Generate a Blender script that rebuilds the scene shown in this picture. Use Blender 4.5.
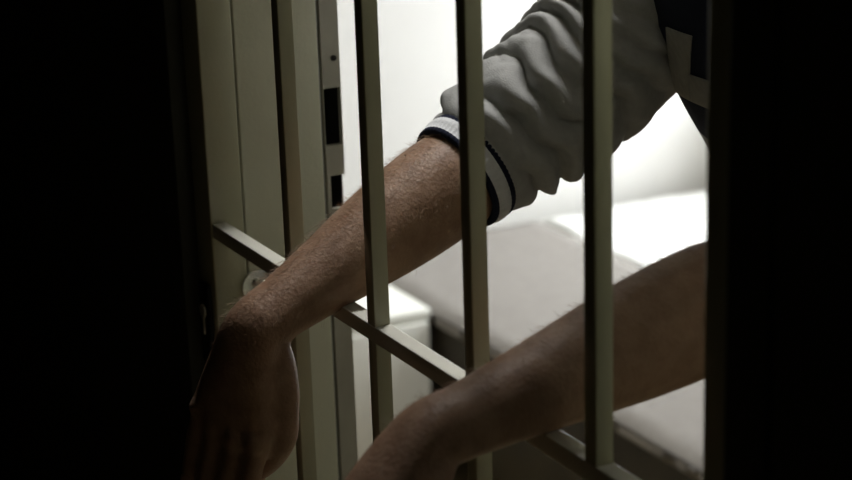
import bpy, bmesh, math, random
import numpy as np
from mathutils import Vector, Matrix, noise

for o in list(bpy.data.objects):
    bpy.data.objects.remove(o)
scene = bpy.context.scene
COL = scene.collection
random.seed(7)
V = Vector

# ------------------------------------------------------------------ camera
# X runs along the gate (far end is -X), +Y leads into the cell, corridor is -Y
CAM = V((1.38522, -0.60084, 1.54507))
RIGHT = V((0.47244439, 0.88079441, -0.03158336))
UP = V((-0.24562923, 0.16599752, 0.95504508))
FWD = V((-0.84644112, 0.4434479, -0.29477345))
cd = bpy.data.cameras.new('camera')
cam = bpy.data.objects.new('camera', cd)
COL.objects.link(cam)
m = Matrix((RIGHT, UP, -FWD)).transposed().to_4x4()
m.translation = CAM
cam.matrix_world = m
cd.sensor_width = 36.0
cd.lens = 1873.8 / 852 * 36.0
cd.clip_start = 0.02
cd.dof.use_dof = True
cd.dof.focus_distance = 1.50
cd.dof.aperture_fstop = 7.0
scene.camera = cam

# ------------------------------------------------------------------ world: overcast daylight
w = bpy.data.worlds.new('world')
scene.world = w
w.use_nodes = True
bg = w.node_tree.nodes['Background']
bg.inputs[0].default_value = (0.93, 0.965, 1.0, 1)
bg.inputs[1].default_value = 13.5

# daylight enters through the cell window (portal guides the sky light)
def area(name, loc, rot, sx, sy, power, color=(1, 1, 1), portal=False):
    l = bpy.data.lights.new(name, 'AREA')
    l.shape = 'RECTANGLE'
    l.size = sx
    l.size_y = sy
    l.energy = power
    l.color = color
    o = bpy.data.objects.new(name, l)
    COL.objects.link(o)
    o.location = loc
    o.rotation_euler = rot
    if portal:
        l.cycles.is_portal = True
    return o

WX0, WX1, WZ0, WZ1 = -1.97, -1.17, 0.62, 1.95      # window opening in the back wall
area('window_portal', ((WX0 + WX1) / 2, 2.06, (WZ0 + WZ1) / 2), (math.radians(-90), 0, 0),
     WX1 - WX0, WZ1 - WZ0, 1.0, portal=True)
area('ceiling_tube_light', (-0.27, 0.55, 2.49), (0, 0, 0), 0.10, 0.6, 17.5, (1.0, 0.985, 0.965))

vs = scene.view_settings
vs.view_transform = 'Standard'
vs.look = 'None'
vs.exposure = 0.0
vs.gamma = 1.0
vs.use_curve_mapping = False

# ------------------------------------------------------------------ materials
def mat(name, col, rough=0.6, metal=0.0, var=0.0, vscale=30.0, bump=0.0, bscale=200.0, spec=0.5, col2=None, sss=0.0, detail=4.0):
    mt = bpy.data.materials.new(name)
    mt.use_nodes = True
    nt = mt.node_tree
    b = nt.nodes['Principled BSDF']
    b.inputs['Roughness'].default_value = rough
    b.inputs['Metallic'].default_value = metal
    b.inputs['Specular IOR Level'].default_value = spec
    tc = nt.nodes.new('ShaderNodeTexCoord')
    c2 = col2 if col2 else tuple(c * (1 - var) for c in col)
    if var or col2:
        n = nt.nodes.new('ShaderNodeTexNoise')
        n.inputs['Scale'].default_value = vscale
        n.inputs['Detail'].default_value = detail
        r = nt.nodes.new('ShaderNodeValToRGB')
        r.color_ramp.elements[0].position = 0.35
        r.color_ramp.elements[1].position = 0.65
        r.color_ramp.elements[0].color = (*c2, 1)
        r.color_ramp.elements[1].color = (*col, 1)
        nt.links.new(tc.outputs['Object'], n.inputs['Vector'])
        nt.links.new(n.outputs['Fac'], r.inputs['Fac'])
        nt.links.new(r.outputs['Color'], b.inputs['Base Color'])
    else:
        b.inputs['Base Color'].default_value = (*col, 1)
    if bump:
        n2 = nt.nodes.new('ShaderNodeTexNoise')
        n2.inputs['Scale'].default_value = bscale
        n2.inputs['Detail'].default_value = 5.0
        bp = nt.nodes.new('ShaderNodeBump')
        bp.inputs['Strength'].default_value = bump
        bp.inputs['Distance'].default_value = 0.002
        nt.links.new(tc.outputs['Object'], n2.inputs['Vector'])
        nt.links.new(n2.outputs['Fac'], bp.inputs['Height'])
        nt.links.new(bp.outputs['Normal'], b.inputs['Normal'])
    if sss:
        b.inputs['Subsurface Weight'].default_value = sss
        b.inputs['Subsurface Radius'].default_value = (0.010, 0.004, 0.002)
        b.inputs['Subsurface Scale'].default_value = 0.6
    return mt

M = {}
M['bar'] = mat('gate_paint', (0.53, 0.53, 0.375), 0.25, var=0.12, vscale=9, bump=0.05, bscale=260)
M['rail'] = mat('lit_tone_crossbar_paint', (0.80, 0.79, 0.70), 0.25, var=0.10, vscale=14, bump=0.05, bscale=260)  # paler than the bars: brightness of the lit top is put into the colour
M['jamb'] = mat('jamb_paint', (0.81, 0.82, 0.66), 0.45, var=0.10, vscale=6, bump=0.10, bscale=220)
M['strike'] = mat('strike_steel', (0.66, 0.65, 0.56), 0.40, metal=0.2, var=0.15, vscale=20)
M['darkmetal'] = mat('dark_steel', (0.03, 0.03, 0.03), 0.5, metal=0.6, var=0.3, vscale=40)
M['chrome'] = mat('bright_steel', (0.80, 0.80, 0.78), 0.22, metal=1.0, var=0.05, vscale=60)
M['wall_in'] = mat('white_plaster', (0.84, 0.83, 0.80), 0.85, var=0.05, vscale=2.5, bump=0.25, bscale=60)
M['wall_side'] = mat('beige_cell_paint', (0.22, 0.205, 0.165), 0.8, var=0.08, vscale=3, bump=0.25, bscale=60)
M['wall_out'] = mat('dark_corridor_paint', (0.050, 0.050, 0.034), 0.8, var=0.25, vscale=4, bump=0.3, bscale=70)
M['floor'] = mat('speckled_linoleum', (0.40, 0.32, 0.18), 0.55, col2=(0.29, 0.22, 0.11), vscale=45)
M['ceiling'] = mat('ceiling_paint', (0.62, 0.61, 0.57), 0.9, var=0.04, vscale=3)
M['blanket'] = mat('grey_blanket_wool', (0.30, 0.278, 0.255), 0.95, var=0.08, vscale=50, bump=0.5, bscale=400)
M['sheet'] = mat('white_cotton', (0.88, 0.88, 0.85), 0.9, var=0.03, vscale=20, bump=0.2, bscale=300)
M['wood'] = mat('brown_bed_wood', (0.034, 0.026, 0.012), 0.6, col2=(0.022, 0.016, 0.008), vscale=12)
M['white'] = mat('white_lacquer', (0.90, 0.90, 0.83), 0.4, var=0.03, vscale=10)
M['skin'] = mat('skin', (0.36, 0.225, 0.148), 0.50, col2=(0.275, 0.16, 0.10), vscale=60, bump=0.35, bscale=330, spec=0.4, sss=0.12)
M['fleece'] = mat('grey_fleece', (0.41, 0.41, 0.40), 0.95, var=0.10, vscale=120, bump=0.35, bscale=700, spec=0.2)
M['navy'] = mat('navy_rib_knit', (0.012, 0.016, 0.035), 0.9, var=0.2, vscale=200, bump=0.3, bscale=700, spec=0.2)
M['ribwhite'] = mat('white_rib_knit', (0.72, 0.73, 0.75), 0.9, var=0.06, vscale=200, bump=0.3, bscale=700, spec=0.2)
M['print'] = mat('grey_felt_letter', (0.36, 0.35, 0.33), 0.95, var=0.12, vscale=150, bump=0.3, bscale=600, spec=0.2)
M['trouser'] = mat('dark_denim', (0.03, 0.04, 0.07), 0.9, var=0.2, vscale=150, bump=0.3, bscale=600)
M['hair'] = mat('dark_brown_hair', (0.045, 0.028, 0.018), 0.6, var=0.3, vscale=120, bump=0.6, bscale=180)
M['armhair'] = mat('fair_arm_hair', (0.34, 0.22, 0.13), 0.5, var=0.2, vscale=90)
M['eye'] = mat('eye_white', (0.8, 0.78, 0.75), 0.2, var=0.05, vscale=80)
M['shoe'] = mat('black_leather', (0.02, 0.02, 0.02), 0.4, var=0.2, vscale=60)
M['lip'] = mat('lip_skin', (0.36, 0.15, 0.12), 0.5, var=0.1, vscale=80)
def glass_mat():
    mt = bpy.data.materials.new('window_glass')
    mt.use_nodes = True
    nt = mt.node_tree
    nt.nodes.remove(nt.nodes['Principled BSDF'])
    t = nt.nodes.new('ShaderNodeBsdfTransparent')
    g = nt.nodes.new('ShaderNodeBsdfGlossy')
    g.inputs['Roughness'].default_value = 0.03
    x = nt.nodes.new('ShaderNodeMixShader')
    x.inputs[0].default_value = 0.06
    nt.links.new(t.outputs[0], x.inputs[1])
    nt.links.new(g.outputs[0], x.inputs[2])
    nt.links.new(x.outputs[0], nt.nodes['Material Output'].inputs['Surface'])
    return mt
M['glass'] = glass_mat()
def emit_mat():
    mt = mat('lit_diffuser', (0.9, 0.9, 0.85), 0.5)
    b = mt.node_tree.nodes['Principled BSDF']
    b.inputs['Emission Color'].default_value = (1.0, 0.95, 0.84, 1)
    b.inputs['Emission Strength'].default_value = 3.0
    return mt
M['emit'] = emit_mat()

# ------------------------------------------------------------------ mesh helpers
def add_box(bm, x0, x1, y0, y1, z0, z1, mi=0):
    vs_ = [bm.verts.new(p) for p in ((x0, y0, z0), (x1, y0, z0), (x1, y1, z0), (x0, y1, z0),
                                     (x0, y0, z1), (x1, y0, z1), (x1, y1, z1), (x0, y1, z1))]
    for f in ((0, 3, 2, 1), (4, 5, 6, 7), (0, 1, 5, 4), (1, 2, 6, 5), (2, 3, 7, 6), (3, 0, 4, 7)):
        fc = bm.faces.new([vs_[i] for i in f])
        fc.material_index = mi
def link(name, me, material, parent=None, smooth=False):
    o = bpy.data.objects.new(name, me)
    COL.objects.link(o)
    for mm in (material if isinstance(material, (list, tuple)) else [material]):
        me.materials.append(M[mm])
    if smooth:
        me.polygons.foreach_set('use_smooth', [True] * len(me.polygons))
    if parent:
        o.parent = parent
        o.matrix_parent_inverse = parent.matrix_world.inverted()
    return o
def obj(name, bm, material, parent=None, smooth=False, bevel=0.0, seg=2):
    if bevel:
        bmesh.ops.bevel(bm, geom=bm.edges[:], offset=bevel, segments=seg, affect='EDGES', profile=0.5)
    bmesh.ops.recalc_face_normals(bm, faces=bm.faces)
    me = bpy.data.meshes.new(name)
    bm.to_mesh(me)
    bm.free()
    o = link(name, me, material, parent, smooth)
    return o
def box(name, b, material, parent=None, bevel=0.0, seg=2):
    bm = bmesh.new()
    add_box(bm, *b)
    return obj(name, bm, material, parent, bevel > 0, bevel, seg)
def tag(o, label=None, cat=None, group=None, kind=None):
    for k, v in (('label', label), ('category', cat), ('group', group), ('kind', kind)):
        if v:
            o[k] = v
    return o
def empty(name, loc):
    o = bpy.data.objects.new(name, None)
    COL.objects.link(o)
    o.location = loc
    o.empty_display_size = 0.05
    bpy.context.view_layer.update()
    return o
def catmull(vals, t):
    n = len(vals)
    i = min(int(t), n - 2)
    f = t - i
    p0, p1, p2, p3 = vals[max(i - 1, 0)], vals[i], vals[i + 1], vals[min(i + 2, n - 1)]
    return 0.5 * ((2 * p1) + (p2 - p0) * f + (2 * p0 - 5 * p1 + 4 * p2 - p3) * f * f + (3 * p1 - p0 - 3 * p2 + p3) * f ** 3)
def path_rings(pts, r1, r2, refs, sub=6):
    """smooth centre line through pts -> list of (centre, ax1, ax2, r1, r2, t)"""
    pts = [V(p) for p in pts]
    refs = [V(r) for r in refs] if isinstance(refs[0], (tuple, list, Vector)) else [V(refs)] * len(pts)
    out = []
    n = (len(pts) - 1) * sub
    cs = [catmull(pts, k / sub) for k in range(n + 1)]
    for k in range(n + 1):
        t = (cs[min(k + 1, n)] - cs[max(k - 1, 0)]).normalized()
        rf = catmull(refs, k / sub)
        a1 = (rf - rf.dot(t) * t).normalized()
        a2 = t.cross(a1)
        out.append((cs[k], a1, a2, max(catmull(r1, k / sub), 1e-4), max(catmull(r2, k / sub), 1e-4), t))
    return out
def add_loft(bm, rings, n=20, cap=True, power=2.0, disp=None, mi=None, round_end=1.0):
    rows = []
    for k, (c, a1, a2, ra, rb, t) in enumerate(rings):
        row = []
        for j in range(n):
            ph = 2 * math.pi * j / n
            cx, sx = math.cos(ph), math.sin(ph)
            if power != 2.0:
                cx = math.copysign(abs(cx) ** (2 / power), cx)
                sx = math.copysign(abs(sx) ** (2 / power), sx)
            d = disp(k, ph) if disp else 0.0
            row.append(bm.verts.new(c + a1 * (ra + d) * cx + a2 * (rb + d) * sx))
        rows.append(row)
    for k in range(len(rows) - 1):
        for j in range(n):
            f = bm.faces.new((rows[k][j], rows[k][(j + 1) % n], rows[k + 1][(j + 1) % n], rows[k + 1][j]))
            if mi:
                f.material_index = mi(k, j)
    if cap:
        for row, (c, a1, a2, ra, rb, t), s in ((rows[0], rings[0], -1), (rows[-1], rings[-1], 1)):
            # rounded end
            r = min(ra, rb)
            prev = row
            for h in (0.5, 0.8):
                sc = math.sqrt(1 - h * h)
                nr = [bm.verts.new(c + (v.co - c) * sc + t * (s * r * h * 0.8 * round_end)) for v in row]
                for j in range(n):
                    bm.faces.new((prev[j], prev[(j + 1) % n], nr[(j + 1) % n], nr[j]))
                prev = nr
            tip = bm.verts.new(c + t * (s * r * 0.85 * round_end))
            for j in range(n):
                bm.faces.new((prev[j], prev[(j + 1) % n], tip))
    return rows
def add_ball(bm, c, r, sc=(1, 1, 1), rot=None):
    mtx = Matrix.Translation(V(c)) @ (rot if rot else Matrix.Identity(4)) @ Matrix.Diagonal((*sc, 1))
    bmesh.ops.create_uvsphere(bm, u_segments=16, v_segments=12, radius=r, matrix=mtx)
def add_cyl(bm, c, r, depth, axis='Z', n=24, r2=None):
    rot = {'Z': Matrix.Identity(4), 'X': Matrix.Rotation(math.pi / 2, 4, 'Y'), 'Y': Matrix.Rotation(math.pi / 2, 4, 'X')}[axis]
    bmesh.ops.create_cone(bm, cap_ends=True, segments=n, radius1=r, radius2=r if r2 is None else r2, depth=depth,
                          matrix=Matrix.Translation(V(c)) @ rot)

# ------------------------------------------------------------------ setting
XW0, XW1 = -2.03, 1.25      # cell: far side wall and near side wall
YB, H = 2.00, 2.55          # cell back wall, ceiling height
YI, YO = 0.13, -0.020       # inner and outer face of the gate wall
XL, XR = -0.171, 0.585      # clear opening of the gate
TOP = 2.08
def struct(o):
    o['kind'] = 'structure'
    return o
struct(box('floor', (-2.4, 2.6, -1.9, 2.4, -0.12, 0.0), 'floor'))
struct(box('ceiling', (-2.4, 2.6, -1.9, 2.4, H, H + 0.12), 'ceiling'))
struct(box('wall_left', (XW0 - 0.15, XW0, YI, YB, 0, H), 'wall_in'))
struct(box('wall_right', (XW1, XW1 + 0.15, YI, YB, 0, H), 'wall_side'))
bm = bmesh.new()
add_box(bm, XW0 - 0.15, WX0, YB, YB + 0.18, 0, H)
add_box(bm, WX1, XW1 + 0.15, YB, YB + 0.18, 0, H)
add_box(bm, WX0, WX1, YB, YB + 0.18, 0, WZ0)
add_box(bm, WX0, WX1, YB, YB + 0.18, WZ1, H)
struct(obj('wall_back', bm, 'wall_in'))
# gate wall: painted dark on the corridor side, white plaster inside (two skins)
def gate_wall(name, y0, y1, m_):
    bm = bmesh.new()
    add_box(bm, -2.4, XL - 0.075, y0, y1, 0, H)
    add_box(bm, XR + 0.075, 2.6, y0, y1, 0, H)
    add_box(bm, XL - 0.075, XR + 0.075, y0, y1, TOP + 0.075, H)
    return struct(obj(name, bm, m_))
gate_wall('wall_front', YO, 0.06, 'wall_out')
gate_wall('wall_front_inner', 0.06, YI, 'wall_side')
# corridor shell
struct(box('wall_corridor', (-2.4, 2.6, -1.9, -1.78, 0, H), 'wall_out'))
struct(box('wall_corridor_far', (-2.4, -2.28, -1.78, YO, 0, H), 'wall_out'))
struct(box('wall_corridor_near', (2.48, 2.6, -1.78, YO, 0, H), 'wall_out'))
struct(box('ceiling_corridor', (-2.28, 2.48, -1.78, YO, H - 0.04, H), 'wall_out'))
# skirting inside the cell
struct(box('baseboard_left', (XW0, XW0 + 0.012, YI, YB, 0, 0.08), 'jamb', bevel=0.003))
struct(box('baseboard_back', (XW0 + 0.012, XW1, YB - 0.012, YB, 0, 0.08), 'jamb', bevel=0.003))

# steel door jamb that lines the opening
jamb = empty('trim_1', (XL, 0.06, 0))
struct(jamb)
OUTW = 0.075
def jb(name, b, m_='jamb', bevel=0.0012):
    return box(name, b, m_, jamb, bevel)
jb('reveal_plate', (XL - OUTW, XL, 0.0262, 0.1085, 0, TOP + OUTW))
jb('jamb_back', (XL - OUTW, XL - 0.045, 0.1085, YI, 0, TOP + OUTW), 'darkmetal')
jb('jamb_return', (XL - OUTW, XL - 0.040, YO - 0.004, 0.0262, 0, TOP + OUTW), 'wall_out')
jb('reveal_plate', (XR, XR + OUTW, 0.0262, YI, 0, TOP + OUTW))
jb('jamb_return', (XR + 0.040, XR + OUTW, YO - 0.004, 0.0262, 0, TOP + OUTW), 'wall_out')
jb('head_plate', (XL, XR, 0.0262, YI, TOP + 0.001, TOP + OUTW))
jb('jamb_return', (XL - 0.040, XR + 0.040, YO - 0.004, 0.0262, TOP + 0.040, TOP + OUTW), 'wall_out')
# strike strip with lock cut-outs: pieces between the holes
SY0, SY1 = 0.1115, 0.1300
holes = [(1.0510, 1.0835, 0.0035, 0.0), (1.1130, 1.1680, 0.0005, 0.0010)]
bm = bmesh.new()
x0, x1 = XL - 0.006, XL
zprev = 0.0
for z0, z1, e0, e1 in holes:
    add_box(bm, x0, x1, SY0, SY1, zprev, z0)
    if e0:
        add_box(bm, x0, x1, SY0, SY0 + e0, z0, z1)
    if e1:
        add_box(bm, x0, x1, SY1 - e1, SY1, z0, z1)
    zprev = z1
add_box(bm, x0, x1, SY0, SY1, zprev, TOP + OUTW)
strike = obj('strike_strip', bm, 'strike', jamb)
bm = bmesh.new()
add_box(bm, XL - 0.044, XL - 0.006, SY1 - 0.0012, SY1, 0, TOP + OUTW)
obj('strike_return', bm, 'darkmetal', jamb)
bm = bmesh.new()
add_cyl(bm, (XL + 0.0004, 0.1235, 1.196), 0.0028, 0.002, 'X', 12)
obj('screw', bm, 'darkmetal', jamb)
bm = bmesh.new()
add_cyl(bm, (XL + 0.0004, 0.1235, 1.030), 0.0028, 0.002, 'X', 12)
obj('screw', bm, 'darkmetal', jamb)
# latch knob set in the reveal
bm = bmesh.new()
add_cyl(bm, (XL + 0.002, 0.0330, 0.990), 0.016, 0.004, 'X', 28)
kn = obj('latch_rose', bm, 'chrome', jamb, True, 0.0008)
bm = bmesh.new()
add_cyl(bm, (XL + 0.006, 0.0345, 0.993), 0.0045, 0.006, 'X', 16)
add_ball(bm, (XL + 0.012, 0.0345, 0.993), 0.0065, (0.8, 1, 1))
obj('latch_knob', bm, 'chrome', jamb, True)

# cell window
win = empty('window_1', ((WX0 + WX1) / 2, YB + 0.1, WZ0))
struct(win)
bm = bmesh.new()
for b in ((WX0, WX1, YB + 0.09, YB + 0.14, WZ0, WZ0 + 0.05), (WX0, WX1, YB + 0.09, YB + 0.14, WZ1 - 0.05, WZ1),
          (WX0, WX0 + 0.05, YB + 0.09, YB + 0.14, WZ0 + 0.05, WZ1 - 0.05), (WX1 - 0.05, WX1, YB + 0.09, YB + 0.14, WZ0 + 0.05, WZ1 - 0.05)):
    add_box(bm, *b)
obj('window_frame', bm, 'white', win)
box('muntin', ((WX0 + WX1) / 2 - 0.02, (WX0 + WX1) / 2 + 0.02, YB + 0.095, YB + 0.135, WZ0 + 0.05, WZ1 - 0.05), 'white', win, 0.002)
for a, b in ((WX0 + 0.05, (WX0 + WX1) / 2 - 0.02), ((WX0 + WX1) / 2 + 0.02, WX1 - 0.05)):
    box('pane', (a, b, YB + 0.112, YB + 0.118, WZ0 + 0.05, WZ1 - 0.05), 'glass', win)
box('window_sill', (WX0 + 0.002, WX1 + 0.04, YB - 0.03, YB + 0.09, WZ0 - 0.03, WZ0), 'white', win, 0.004)

# ceiling lamp of the cell (its tube light is at the top of the script)
lamp = empty('ceiling_lamp', (-0.27, 0.55, H))
tag(lamp, 'long white fluorescent lamp fixed to the cell ceiling', 'lamp')
bm = bmesh.new()
add_box(bm, -0.35, -0.19, 0.20, 0.90, H - 0.035, H)
obj('lamp_housing', bm, 'white', lamp, True, 0.006)
bm = bmesh.new()
add_box(bm, -0.33, -0.21, 0.22, 0.88, H - 0.045, H - 0.0355)
obj('diffuser', bm, 'emit', lamp)

# ------------------------------------------------------------------ barred gate
gate = empty('barred_gate', (0.2, 0.0, 0.0))
tag(gate, 'olive painted steel gate of square vertical bars with a flat crossbar', 'gate')
BW, S, RZ, RH = 0.01337, 0.155, 1.05, 0.01377
stile = box('stile', (XL - 0.039, XL, -0.0085, 0.0245, 0.02, TOP), 'bar', gate, 0.0014)
box('stile', (XR, XR + 0.039, -0.0085, 0.0245, 0.02, TOP), 'bar', gate, 0.0014)
box('top_rail', (XL, XR, -0.0085, 0.0245, TOP - 0.04, TOP), 'bar', gate, 0.0014)
box('bottom_rail', (XL, XR, -0.0085, 0.0245, 0.02, 0.06), 'bar', gate, 0.0014)
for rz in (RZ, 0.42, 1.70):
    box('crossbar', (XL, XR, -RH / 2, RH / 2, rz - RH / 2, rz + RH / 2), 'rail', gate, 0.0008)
b0 = None
for i in range(4):
    if b0 is None:
        b0 = box('bar', (-BW / 2, BW / 2, -BW / 2, BW / 2, 0.06, TOP - 0.04), 'bar', gate, 0.0009)
    else:
        c = b0.copy()
        COL.objects.link(c)
        c.location.x = b0.location.x + i * S
# slim lock case on the corridor face of the far stile
lock = box('lock_case', (XL - 0.032, XL - 0.008, -0.0135, -0.0085, 0.915, 0.995), 'darkmetal', gate, 0.002)
bm = bmesh.new()
add_cyl(bm, (XL - 0.020, -0.0140, 0.968), 0.0065, 0.003, 'Y', 20)
add_box(bm, XL - 0.0215, XL - 0.0185, -0.0152, -0.0125, 0.945, 0.968)
obj('keyhole_cover', bm, 'strike', lock)
for z in (0.30, 1.75):
    bm = bmesh.new()
    add_cyl(bm, (XR + 0.0395, -0.013, z), 0.007, 0.10, 'Z', 16)
    obj('hinge', bm, 'darkmetal', gate, True)

# ------------------------------------------------------------------ bed and cabinet in the cell
BZ, BY0, BY1, BX0, BX1 = 0.376, 0.965, 1.93, XW0 + 0.02, -0.08
bed = empty('bed', ((BX0 + BX1) / 2, (BY0 + BY1) / 2, 0))
tag(bed, 'low dark brown wooden bed along the back of the cell', 'bed')
box('side_board', (BX0 + 0.03, BX1 - 0.03, BY0 + 0.006, BY0 + 0.036, 0.10, BZ - 0.022), 'wood', bed, 0.004)
box('side_board', (BX0 + 0.03, BX1 - 0.03, BY1 - 0.04, BY1 - 0.016, 0.12, 0.27), 'wood', bed, 0.004)
box('end_board', (BX0, BX0 + 0.03, BY0 + 0.01, BY1 - 0.01, 0.05, 0.30), 'wood', bed, 0.004)
box('end_board', (BX1 - 0.03, BX1, BY0 + 0.01, BY1 - 0.01, 0.05, 0.30), 'wood', bed, 0.004)
for x in (BX0 + 0.04, BX1 - 0.10):
    for y in (BY0 + 0.04, BY1 - 0.10):
        box('leg', (x, x + 0.06, y, y + 0.06, 0, 0.13), 'wood', bed, 0.004)
box('slat_base', (BX0 + 0.03, BX1 - 0.03, BY0 + 0.037, BY1 - 0.041, 0.15, 0.18), 'wood', bed)
mt_ = box('mattress', (BX0 + 0.031, BX1 - 0.031, BY0 + 0.040, BY1 - 0.044, 0.181, BZ - 0.012), 'sheet', bed, 0.03, 4)
def cloth_sheet(x0, x1, y0, y1, z, drop, th, nx, ny, amp, seed, drop_near=True):
    """a cover lying on the bed, its y0 edge hanging down over the side"""
    bm = bmesh.new()
    prof = []
    if drop:
        for k in range(6):
            prof.append((y0, z - drop + drop * k / 6))
        for k in range(5):
            a = math.pi / 2 * k / 4
            prof.append((y0 + 0.02 - 0.02 * math.cos(a), z - 0.02 + 0.02 * math.sin(a) + 0.0))
        ys = y0 + 0.02
    else:
        ys = y0
    for k in range(1, ny + 1):
        prof.append((ys + (y1 - ys) * k / ny, z))
    top, bot = [], []
    for (y, zz) in prof:
        rt, rb = [], []
        for i in range(nx + 1):
            x = x0 + (x1 - x0) * i / nx
            d = amp * noise.noise(V((x * 5 + seed, y * 7, seed))) + amp * 0.5 * noise.noise(V((x * 14, y * 16 + seed, 3.1)))
            up = 1.0 if zz >= z - 1e-6 else 0.0
            out = 0.0 if up else 1.0
            rt.append(bm.verts.new((x, y - out * (abs(d) + th) * (0.3 + (z - zz) * 3), zz + up * (abs(d) + th))))
            rb.append(bm.verts.new((x, y + out * 0.001, zz - 0.0 if up else zz)))
        top.append(rt)
        bot.append(rb)
    for k in range(len(prof) - 1):
        for i in range(nx):
            bm.faces.new((top[k][i], top[k][i + 1], top[k + 1][i + 1], top[k + 1][i]))
            bm.faces.new((bot[k][i], bot[k + 1][i], bot[k + 1][i + 1], bot[k][i + 1]))
    for k in range(len(prof) - 1):
        for i, s in ((0, 1), (nx, -1)):
            bm.faces.new((top[k][i], top[k + 1][i], bot[k + 1][i], bot[k][i]))
    for i in range(nx):
        for k in (0, len(prof) - 1):
            bm.faces.new((top[k][i], top[k][i + 1], bot[k][i + 1], bot[k][i]))
    return bm
bl = obj('blanket', cloth_sheet(BX0 + 0.035, BX1 - 0.035, BY0, 1.43, BZ - 0.010, 0.021, 0.006, 60, 16, 0.004, 2.0), 'blanket', None, True)
tag(bl, 'smooth grey blanket spread along the front of the bed', 'blanket')
sh = obj('sheet', cloth_sheet(BX0 + 0.035, BX1 - 0.035, 1.43, BY1 - 0.05, BZ - 0.0118, 0, 0.004, 70, 26, 0.016, 5.0), 'sheet', None, True)
tag(sh, 'rumpled white sheet on the rear half of the bed', 'sheet')

cab = empty('cabinet', (-1.80, 0.83, 0))
tag(cab, 'low white cabinet standing in front of the bed by the wall', 'cabinet')
CX0, CX1, CY0, CY1, CZ = XW0 + 0.02, -1.585, 0.70, 0.955, 0.376
box('body', (CX0, CX1, CY0, CY1, 0.03, CZ - 0.018), 'white', cab, 0.003)
box('top_panel', (CX0, CX1 + 0.006, CY0 - 0.005, CY1 + 0.003, CZ - 0.018, CZ), 'white', cab, 0.003)
dr = box('door', (CX1, CX1 + 0.014, CY0 + 0.006, CY1 - 0.006, 0.045, CZ - 0.022), 'white', cab, 0.002)
bm = bmesh.new()
add_cyl(bm, (CX1 + 0.020, CY0 + 0.03, 0.2), 0.009, 0.012, 'X', 16)
obj('knob', bm, 'chrome', dr, True)
box('plinth', (CX0 + 0.01, CX1 - 0.02, CY0 + 0.01, CY1 - 0.01, 0, 0.03), 'darkmetal', cab)

# ------------------------------------------------------------------ the man behind the gate
E1, W1, SH1 = V((0.050, 0.163, 1.146)), V((0.0940, -0.0765, 1.0515)), V((0.065, 0.405, 1.358))
E2, W2, SH2 = V((0.390, 0.198, 1.124)), V((0.400, -0.082, 1.071)), V((0.455, 0.420, 1.385))
def forearm_pts(E, W):
    return [E.lerp(W, t) for t in (0.0, 0.22, 0.45, 0.70, 0.90, 1.0)]
bm = bmesh.new()
# torso and neck
TORSO = [((0.24, 0.545, 0.90), .165, .112), ((0.24, 0.515, 1.00), .155, .105), ((0.24, 0.470, 1.10), .165, .108),
         ((0.24, 0.420, 1.20), .180, .115), ((0.24, 0.385, 1.30), .190, .112), ((0.24, 0.372, 1.385), .165, .085),
         ((0.24, 0.365, 1.425), .090, .065), ((0.243, 0.315, 1.465), .058, .060), ((0.247, 0.240, 1.505), .056, .060)]
rg = path_rings([t[0] for t in TORSO], [t[1] for t in TORSO], [t[2] for t in TORSO], (1, 0, 0), 5)
add_loft(bm, rg, 32)
# head
HC = V((0.25, 0.175, 1.580))
HR = Matrix.Rotation(math.radians(-14), 4, 'X')       # looks down a little, face is at -Y
def hp(x, y, z):
    return HC + (Matrix.Rotation(math.radians(14), 4, 'X') @ V((x, y, z)))
hd = [((0, -0.045, -0.115), .030, .030), ((0, -0.030, -0.090), .056, .062), ((0, -0.012, -0.050), .067, .082),
      ((0, 0.000, -0.005), .073, .094), ((0, 0.006, 0.045), .076, .098), ((0, 0.008, 0.080), .066, .086), ((0, 0.008, 0.098), .050, .066)]
add_loft(bm, path_rings([hp(*h[0]) for h in hd], [h[1] for h in hd], [h[2] for h in hd], (1, 0, 0), 4), 28, round_end=0.4)
add_loft(bm, path_rings([hp(0, -0.092, 0.012), hp(0, -0.103, -0.012), hp(0, -0.108, -0.030)], [.007, .010, .014], [.008, .012, .011], (1, 0, 0), 4), 12)
add_ball(bm, hp(0, -0.080, 0.028), 0.022, (2.4, 0.7, 0.5))
add_ball(bm, hp(0, -0.078, -0.062), 0.020, (1.3, 0.7, 0.7))
add_ball(bm, hp(0, -0.070, -0.102), 0.020, (1.1, 0.8, 0.8))
for s in (-1, 1):
    add_ball(bm, hp(s * 0.076, 0.012, -0.005), 0.030, (0.30, 0.62, 1.0))
    add_ball(bm, hp(s * 0.038, -0.060, -0.030), 0.018, (1.1, 0.7, 1.0))
# arms
def arm(SHo, E, W, wide_w, mir):
    fp = forearm_pts(E, W)
    d = (W - E).normalized()
    ua = [SHo, SHo.lerp(E, 0.45), SHo.lerp(E, 0.85)]
    pts = ua + fp[0:]
    r1 = [.046, .045, .041, .040, .0430, .0395, .0325, .0270, .0262]
    r2 = [.046, .045, .041, .040, .0445, .0410, .0315, .0250, .0230]
    refs = [(1, 0, 0)] * 6 + [wide_w[0], wide_w[1], wide_w[1]]
    add_loft(bm, path_rings(pts, r1, r2, refs, 6), 24)
arm(SH1, E1, W1, [(0.95, 0.2, 0.1), (0.85, 0.45, 0.1)], 1)
arm(SH2, E2, W2, [(1, 0, 0), (1, 0, 0)], -1)

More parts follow.
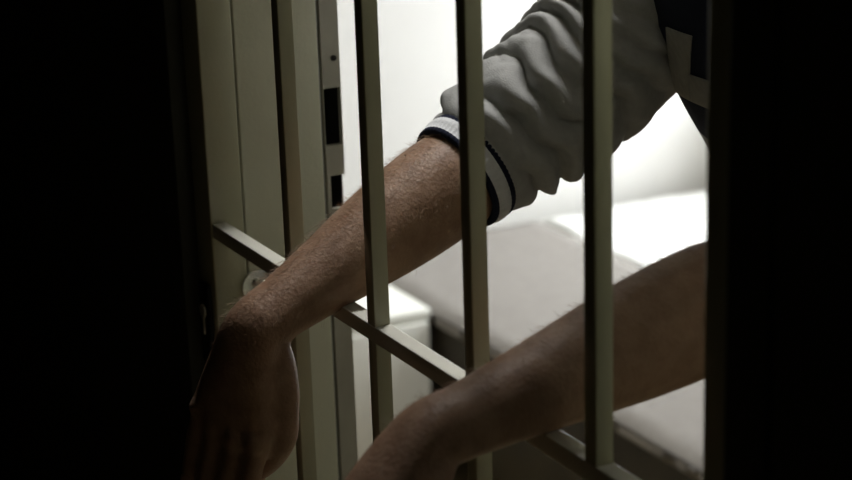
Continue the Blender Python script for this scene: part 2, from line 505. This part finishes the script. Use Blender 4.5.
def hand(W, fd, K, b, n, curl, spread, thumb, finger_bend):
    """W wrist, fd forearm direction, K centre of the knuckles, b towards the thumb, n out of the back of the hand"""
    dn = (K - W).normalized()
    b = (b - b.dot(dn) * dn).normalized()
    n = n - n.dot(dn) * dn
    n = (n - n.dot(b) * b).normalized()
    L = (K - W).length
    # palm
    pts = [W - fd * 0.022, W + dn * 0.004 + n * 0.003, W.lerp(K, 0.38) + n * 0.004, W.lerp(K, 0.72), K - dn * 0.004 - n * 0.003]
    add_loft(bm, path_rings(pts, [.0250, .0250, .0300, .0350, .0365], [.0235, .0220, .0190, .0165, .0125], b, 5), 24, power=2.3)
    # heel of the thumb and of the little finger
    add_loft(bm, path_rings([W + dn * 0.012 + b * 0.014 - n * 0.008, W + dn * 0.040 + b * 0.026 - n * 0.012, W + dn * 0.070 + b * 0.028 - n * 0.010],
                            [.013, .017, .012], [.013, .015, .010], n, 4), 14)
    add_loft(bm, path_rings([W + dn * 0.015 - b * 0.014 - n * 0.008, W + dn * 0.045 - b * 0.025 - n * 0.010, W + dn * 0.075 - b * 0.028 - n * 0.006],
                            [.012, .014, .010], [.012, .013, .010], n, 4), 14)
    nails = []
    fl = [(0.0285, 0.0, (.044, .027, .021), .0098), (0.0095, 0.005, (.048, .031, .022), .0100),
          (-0.0100, 0.002, (.045, .029, .022), .0095), (-0.0285, -0.007, (.035, .022, .019), .0083)]
    for q, (off, fwd, segs, r) in enumerate(fl):
        base = K + b * off + dn * (fwd - 0.004) - n * 0.001
        add_ball(bm, base + n * 0.004, r * 1.08)
        # tendon running to the wrist
        add_loft(bm, path_rings([base + n * 0.006, base.lerp(W, 0.45) + n * 0.0150, base.lerp(W, 0.85) + n * 0.0165], [.0045, .0036, .003], [.0045, .0036, .003], b, 3), 8)
        pts, p = [base - dn * 0.018, base], base
        ang = finger_bend[q]
        dr_ = None
        for si, sl in enumerate(segs):
            a = ang[si]
            side = spread * (1.5 - q)
            dr_ = (dn * math.cos(a) - n * math.sin(a) + b * side).normalized()
            pts.append(p + dr_ * sl * 0.5)
            p = p + dr_ * sl
            pts.append(p)
        rr = [r, r * 1.04, r * .94, r * .98, r * .86, r * .88, r * .80, r * .62]
        add_loft(bm, path_rings(pts, rr, rr, b, 3), 14)
        nn = (n * math.cos(ang[2]) + dn * math.sin(ang[2])).normalized()
        nails.append((p - dr_ * 0.006 + nn * r * 0.62, dr_, nn, r))
    tp = [W + dn * t_[0] + b * t_[1] + n * t_[2] for t_ in thumb]
    add_loft(bm, path_rings(tp, [.011, .0135, .0125, .0118, .0112, .0080], [.011, .0130, .0120, .0110, .0100, .0060], n, 4), 14)
    td = (tp[-1] - tp[-2]).normalized()
    nn = (b * 0.5 + n * 0.85)
    nn = (nn - nn.dot(td) * td).normalized()
    nails.append((tp[-1] - td * 0.004 + nn * 0.0052, td, nn, .0105))
    return nails
fd1, fd2 = (W1 - E1).normalized(), (W2 - E2).normalized()
K1 = V((0.080, -0.102, 0.962))
nails = hand(W1, fd1, K1, V((0.80, 0.60, 0.0)), V((0.60, -0.80, 0.1)), 0, 0.0,
             [(0.020, 0.016, -0.006), (0.040, 0.029, -0.012), (0.064, 0.036, -0.016), (0.088, 0.039, -0.022), (0.114, 0.030, -0.030), (0.136, 0.019, -0.036)],
             [(0.10, 0.30, 0.40), (0.08, 0.22, 0.32), (0.10, 0.22, 0.32), (0.12, 0.20, 0.28)])
K2 = V((0.405, -0.160, 1.010))
nails += hand(W2, fd2, K2, V((-1.0, 0.05, 0.0)), V((0.0, -0.5, 0.86)), 0, 0.04,
              [(0.020, 0.016, -0.006), (0.040, 0.032, -0.014), (0.066, 0.040, -0.022), (0.090, 0.042, -0.030), (0.114, 0.036, -0.038), (0.134, 0.028, -0.044)],
              [(0.35, 0.60, 0.75), (0.45, 0.75, 0.85), (0.50, 0.80, 0.90), (0.55, 0.80, 0.90)])
# legs and feet
for s in (-1, 1):
    hx = 0.24 + s * 0.085
    add_loft(bm, path_rings([(hx, 0.545, 0.93), (hx + s * .01, 0.555, 0.72), (hx + s * .015, 0.545, 0.49), (hx + s * .015, 0.575, 0.32), (hx + s * .015, 0.600, 0.09)],
                            [.085, .075, .052, .050, .034], [.088, .078, .055, .055, .038], (1, 0, 0), 4), 20)
    add_loft(bm, path_rings([(hx + s * .015, 0.640, 0.045), (hx + s * .02, 0.56, 0.050), (hx + s * .03, 0.46, 0.035), (hx + s * .032, 0.40, 0.030)],
                            [.030, .036, .042, .030], [.030, .042, .026, .018], (1, 0, 0), 4), 16)
bmesh.ops.recalc_face_normals(bm, faces=bm.faces)
me = bpy.data.meshes.new('tmp')
bm.to_mesh(me)
bm.free()
tmp = bpy.data.objects.new('tmp', me)
COL.objects.link(tmp)
rm = tmp.modifiers.new('r', 'REMESH')
rm.mode = 'VOXEL'
rm.voxel_size = 0.0032
sm = tmp.modifiers.new('s', 'CORRECTIVE_SMOOTH') if False else tmp.modifiers.new('s', 'SMOOTH')
sm.factor = 0.5
sm.iterations = 5
dg = bpy.context.evaluated_depsgraph_get()
body = bpy.data.meshes.new_from_object(tmp.evaluated_get(dg))
bpy.data.objects.remove(tmp)
body.name = 'person'
body.materials.clear()
person = link('person', body, 'skin', None, True)
tag(person, 'man in grey sweatshirt leaning on the crossbar, bare forearms hanging out between the bars', 'person')

# finger nails
M['nail'] = mat('finger_nail', (0.52, 0.33, 0.26), 0.3, var=0.08, vscale=100)
for c, d, n, r in nails:
    bm = bmesh.new()
    s = n.cross(d).normalized()
    rot = Matrix((s, d, n)).transposed().to_4x4()
    add_ball(bm, c, 1.0, (r * 0.62, r * 0.80, r * 0.22), rot)
    obj('fingernail', bm, 'nail', person, True)
# hair on the forearms: real strands, uncountable
co = np.empty(len(body.vertices) * 3, np.float32)
body.vertices.foreach_get('co', co)
co = co.reshape(-1, 3)
no = np.empty(len(body.vertices) * 3, np.float32)
body.vertex_normals.foreach_get('vector', no)
no = no.reshape(-1, 3)
rng = np.random.default_rng(3)
hv, hf = [], []
for E, W, cnt in ((E1, W1, 1900), (E2, W2, 900)):
    e, d = np.array(E), np.array(W - E)
    L2 = (d ** 2).sum()
    t = ((co - e) @ d) / L2
    dist = np.linalg.norm(co - (e + t[:, None] * d), axis=1)
    sel = np.where((t > 0.02) & (t < 1.08) & (dist < 0.06))[0]
    pr = np.clip(0.30 + 0.9 * no[sel, 2] - 0.3 * no[sel, 0], 0.03, None)
    pick = rng.choice(sel, cnt, p=pr / pr.sum())
    dirn = d / np.sqrt(L2)
    for i in pick:
        p, n_ = co[i], no[i]
        g = dirn * 0.8 + n_ * rng.uniform(0.25, 0.75) + rng.normal(0, 0.30, 3)
        g /= np.linalg.norm(g)
        ln = rng.uniform(0.006, 0.012)
        s = np.cross(g, n_)
        s /= (np.linalg.norm(s) + 1e-9)
        r = 0.00011
        mid = p + g * ln * 0.5
        tipp = p + g * ln - n_ * ln * 0.22
        k = len(hv)
        hv += [p - s * r, p + s * r, p + n_ * r * 1.5, mid - s * r * .8, mid + s * r * .8, mid + n_ * r, tipp]
        hf += [(k, k + 1, k + 4, k + 3), (k + 1, k + 2, k + 5, k + 4), (k + 2, k, k + 3, k + 5), (k + 3, k + 4, k + 6), (k + 4, k + 5, k + 6), (k + 5, k + 3, k + 6)]
me = bpy.data.meshes.new('arm_hair')
me.from_pydata([tuple(v) for v in hv], [], hf)
ah = link('arm_hair', me, 'armhair', person)
ah['kind'] = 'stuff'
ah['label'] = 'fair hair on the forearms'
# head hair, eyes, mouth
bm = bmesh.new()
hh = [((0, 0.030, -0.060), .070, .072), ((0, 0.026, -0.01), .079, .083), ((0, 0.016, 0.050), .083, .100), ((0, 0.012, 0.088), .074, .094), ((0, 0.010, 0.110), .056, .074)]
add_loft(bm, path_rings([hp(*h[0]) for h in hh], [h[1] for h in hh], [h[2] for h in hh], (1, 0, 0), 4), 36,
         disp=lambda k, ph: 0.002 * math.sin(ph * 17 + k), round_end=0.35)
obj('hair', bm, 'hair', person, True)
for s in (-1, 1):
    bm = bmesh.new()
    add_ball(bm, hp(s * 0.032, -0.0835, 0.004), 0.0105, (1.2, 0.75, 0.55))
    ey = obj('eye', bm, 'eye', person, True)
    bm = bmesh.new()
    add_ball(bm, hp(s * 0.032, -0.0902, 0.003), 0.0046, (1, 0.5, 1))
    obj('iris', bm, 'hair', ey, True)
    bm = bmesh.new()
    add_loft(bm, path_rings([hp(s * 0.016, -0.094, 0.022), hp(s * 0.034, -0.093, 0.027), hp(s * 0.050, -0.083, 0.022)], [.003, .004, .002], [.003, .003, .002], (0, 0, 1), 4), 10)
    obj('eyebrow', bm, 'hair', person, True)
bm = bmesh.new()
add_loft(bm, path_rings([hp(-0.024, -0.086, -0.062), hp(0, -0.0945, -0.060), hp(0.024, -0.086, -0.062)], [.003, .006, .003], [.003, .004, .003], (0, 0, 1), 4), 10)
obj('mouth', bm, 'lip', person, True)

# ---- sweatshirt
def torso_point(u, ph, off=0.0):
    """surface of the sweatshirt body: u = height z, ph = angle (0 = his left, +X)"""
    zs = [0.86, 0.92, 1.00, 1.10, 1.20, 1.30, 1.37, 1.41, 1.44]
    cy = [0.545, 0.535, 0.510, 0.470, 0.420, 0.388, 0.372, 0.366, 0.360]
    ra = [.185, .195, .190, .192, .202, .206, .186, .130, .080]
    rb = [.128, .138, .132, .132, .134, .130, .104, .085, .075]
    k = 0
    while k < len(zs) - 2 and u > zs[k + 1]:
        k += 1
    t = k + (u - zs[k]) / (zs[k + 1] - zs[k])
    y, a, b = catmull(cy, t), catmull(ra, t), catmull(rb, t)
    fold = 0.006 * noise.noise(V((math.cos(ph) * 1.6, math.sin(ph) * 1.6, u * 9))) + 0.004 * math.sin(u * 95 + 2.2 * math.sin(ph * 2)) * max(0, min(1, (1.12 - u) * 8))
    a, b = a + fold + off, b + fold + off
    p = 2.3
    cx, sx = math.cos(ph), math.sin(ph)
    cx = math.copysign(abs(cx) ** (2 / p), cx)
    sx = math.copysign(abs(sx) ** (2 / p), sx)
    return V((0.24 + a * cx, y + b * sx, u))
NAVY_Z = 1.156
zrows = sorted(set([round(0.86 + 0.58 * k / 90, 4) for k in range(91)] + [NAVY_Z, 1.1365, 1.1385, 1.1235, 1.1255]))
bm = bmesh.new()
rows = [[bm.verts.new(torso_point(z, 2 * math.pi * j / 96)) for j in range(96)] for z in zrows]
for k in range(len(zrows) - 1):
    zc = (zrows[k] + zrows[k + 1]) / 2
    navy = zc > NAVY_Z or 1.1365 < zc < 1.1385 or 1.1235 < zc < 1.1255
    for j in range(96):
        f = bm.faces.new((rows[k][j], rows[k][(j + 1) % 96], rows[k + 1][(j + 1) % 96], rows[k + 1][j]))
        f.material_index = 1 if navy else 0
shirt = obj('sweatshirt', bm, ['fleece', 'navy'], person, True)
shirt['label'] = 'grey sweatshirt with navy chest and block lettering'
# block letter on the chest (felt patch that follows the cloth)
def letter():
    """an L-shaped felt block: stem and foot, slanted with the lean of the chest"""
    def lean(z):
        return -11.0 * (1.255 - z) / 0.06
    bm = bmesh.new()
    def grid(a0, a1, z0, z1, nu=10, nv=12):
        g = [[[bm.verts.new(torso_point(z0 + (z1 - z0) * i / nv, math.radians(a0 + (a1 - a0) * j / nu + lean(z0 + (z1 - z0) * i / nv)), o_))
               for j in range(nu + 1)] for i in range(nv + 1)] for o_ in (0.0018, 0.0002)]
        for i in range(nv):
            for j in range(nu):
                bm.faces.new((g[0][i][j], g[0][i][j + 1], g[0][i + 1][j + 1], g[0][i + 1][j]))
                bm.faces.new((g[1][i][j], g[1][i + 1][j], g[1][i + 1][j + 1], g[1][i][j + 1]))
            for j in (0, nu):
                bm.faces.new((g[0][i][j], g[0][i + 1][j], g[1][i + 1][j], g[1][i][j]))
        for j in range(nu):
            for i in (0, nv):
                bm.faces.new((g[0][i][j], g[0][i][j + 1], g[1][i][j + 1], g[1][i][j]))
    grid(247, 259, 1.192, 1.256)
    grid(259, 274, 1.192, 1.219)
    return bm
obj('letter', letter(), 'print', shirt, True)

def sleeve(E, W, SHo, cuff_at, seed, rad, sag):
    d = (W - E).normalized()
    c0 = E + d * cuff_at                 # opening of the cuff
    c1 = c0 - d * 0.028
    pts = [c0 - d * 0.018, c1, E.lerp(SHo, 0.06), E.lerp(SHo, 0.22), E.lerp(SHo, 0.42), E.lerp(SHo, 0.64), E.lerp(SHo, 0.84), SHo + V((0, 0.012, 0.012)), SHo.lerp(V((0.24, 0.38, 1.39)), 0.35) + V((0, 0, 0.010)), SHo.lerp(V((0.24, 0.38, 1.39)), 0.55)]
    for k in range(3, 7):
        pts[k] = pts[k] + sag * (0.7, 1.0, 0.4, -0.3)[k - 3]
    sub = 24
    rings = path_rings(pts, rad, rad, (1, 0, 0), sub)
    ln = [0.0]
    for a, b in zip(rings[:-1], rings[1:]):
        ln.append(ln[-1] + (b[0] - a[0]).length)
    def disp(k, ph):
        u = ln[k]
        p = V((math.cos(ph), math.sin(ph), u * 6 + seed))
        warp = 0.65 * noise.noise(p * 0.75) + 0.16 * noise.noise(p * 2.0 + V((5, 1, 2)))
        q = u / 0.027 + warp * 2.2 - 0.75 * math.sin(ph)
        x = q - math.floor(q)
        ridge = math.sin(math.pi * x ** 0.62) ** 0.9 - 0.5
        q2 = u / 0.017 + 2.4 * noise.noise(p * 1.1 + V((9, 4, 6))) + 0.6 * math.sin(ph * 1.0 + 2.0)
        fine = abs(math.sin(math.pi * q2)) ** 0.8 - 0.5
        ramp = min(1.0, u / 0.03) * (1.0 if u < 0.20 else max(0.35, 1 - (u - 0.20) * 6))
        a = 0.35 + 0.9 * (0.5 + 0.9 * noise.noise(p * 1.2 + V((1, 7, 3))))
        a = max(0.15, min(1.25, a))
        return ramp * (0.0145 * a * ridge + 0.0016 * (1.3 - a) * fine + 0.004 * noise.noise(p * 1.6))
    bm = bmesh.new()
    rows_ = add_loft(bm, rings, 128, cap=False, disp=disp)
    sl = obj('sleeve', bm, 'fleece', shirt, True)
    # ribbed cuff: navy, white, navy
    r0 = rad[0]
    lens = [0.0, 0.002, 0.0050, 0.0053, 0.011, 0.0175, 0.0178, 0.020, 0.0225, 0.026, 0.034]
    rr = [r0 - 0.0015, r0 + 0.0010, r0 + 0.0015, r0 + 0.0012, r0 + 0.003, r0 + 0.0032, r0 + 0.0028, r0 + 0.0032, r0 + 0.0026, r0 + 0.0005, r0 - 0.003]
    ref = V((1, 0, 0))
    a1 = (ref - ref.dot(d) * d).normalized()
    a2 = (-d).cross(a1)
    rg_ = [(c0 - d * (l * 1.0), a1, a2, r_, r_, -d) for l, r_ in zip(lens, rr)]
    rg_ = [(c0 - d * 0.004, a1, a2, r0 - 0.0045, r0 - 0.0045, -d)] + rg_
    bm = bmesh.new()
    n = 288
    add_loft(bm, rg_, n, cap=False, disp=lambda k, ph: (0.0003 * math.sin(ph * 72) + 0.0015 * math.sin(ph * 3 + seed)) if k else 0.0,
             mi=lambda k, j: 1 if 4 <= k <= 6 else 0)
    obj('cuff', bm, ['navy', 'ribwhite'], sl, True)
    return sl
sleeve(E1, W1, SH1, 0.045, 0.0, [.0470, .0500, .0570, .0620, .0680, .0740, .0760, .0720, .0550, .0050], V((0.0, 0.004, -0.014)))
sleeve(E2, W2, SH2, -0.065, 4.0, [.0450, .0500, .0570, .0610, .0650, .0690, .0720, .0700, .0550, .0050], V((0.0, 0.002, -0.006)))

# ---- trousers and shoes
bm = bmesh.new()
add_loft(bm, path_rings([(0.24, 0.545, 0.84), (0.24, 0.545, 0.92), (0.24, 0.525, 1.00)], [.172, .178, .170], [.112, .118, .115], (1, 0, 0), 6), 40)
tr = obj('trousers', bm, 'trouser', person, True)
for s in (-1, 1):
    hx = 0.24 + s * 0.085
    bm = bmesh.new()
    add_loft(bm, path_rings([(hx, 0.545, 0.93), (hx + s * .01, 0.555, 0.72), (hx + s * .015, 0.545, 0.49), (hx + s * .015, 0.575, 0.32), (hx + s * .015, 0.600, 0.10)],
                            [.095, .088, .070, .066, .060], [.100, .092, .074, .072, .066], (1, 0, 0), 10), 32,
             disp=lambda k, ph: 0.004 * math.sin(k * 0.9 + 2 * math.sin(ph)))
    obj('trouser_leg', bm, 'trouser', tr, True)
    bm = bmesh.new()
    x = hx + s * .018
    add_loft(bm, path_rings([(x, 0.665, 0.050), (x, 0.58, 0.058), (x + s * .012, 0.48, 0.048), (x + s * .016, 0.385, 0.034)],
                            [.038, .046, .050, .034], [.048, .056, .040, .026], (1, 0, 0), 5), 22, power=2.4)
    for v in bm.verts:
        v.co.z = max(v.co.z, 0.001)
    obj('shoe', bm, 'shoe', person, True)
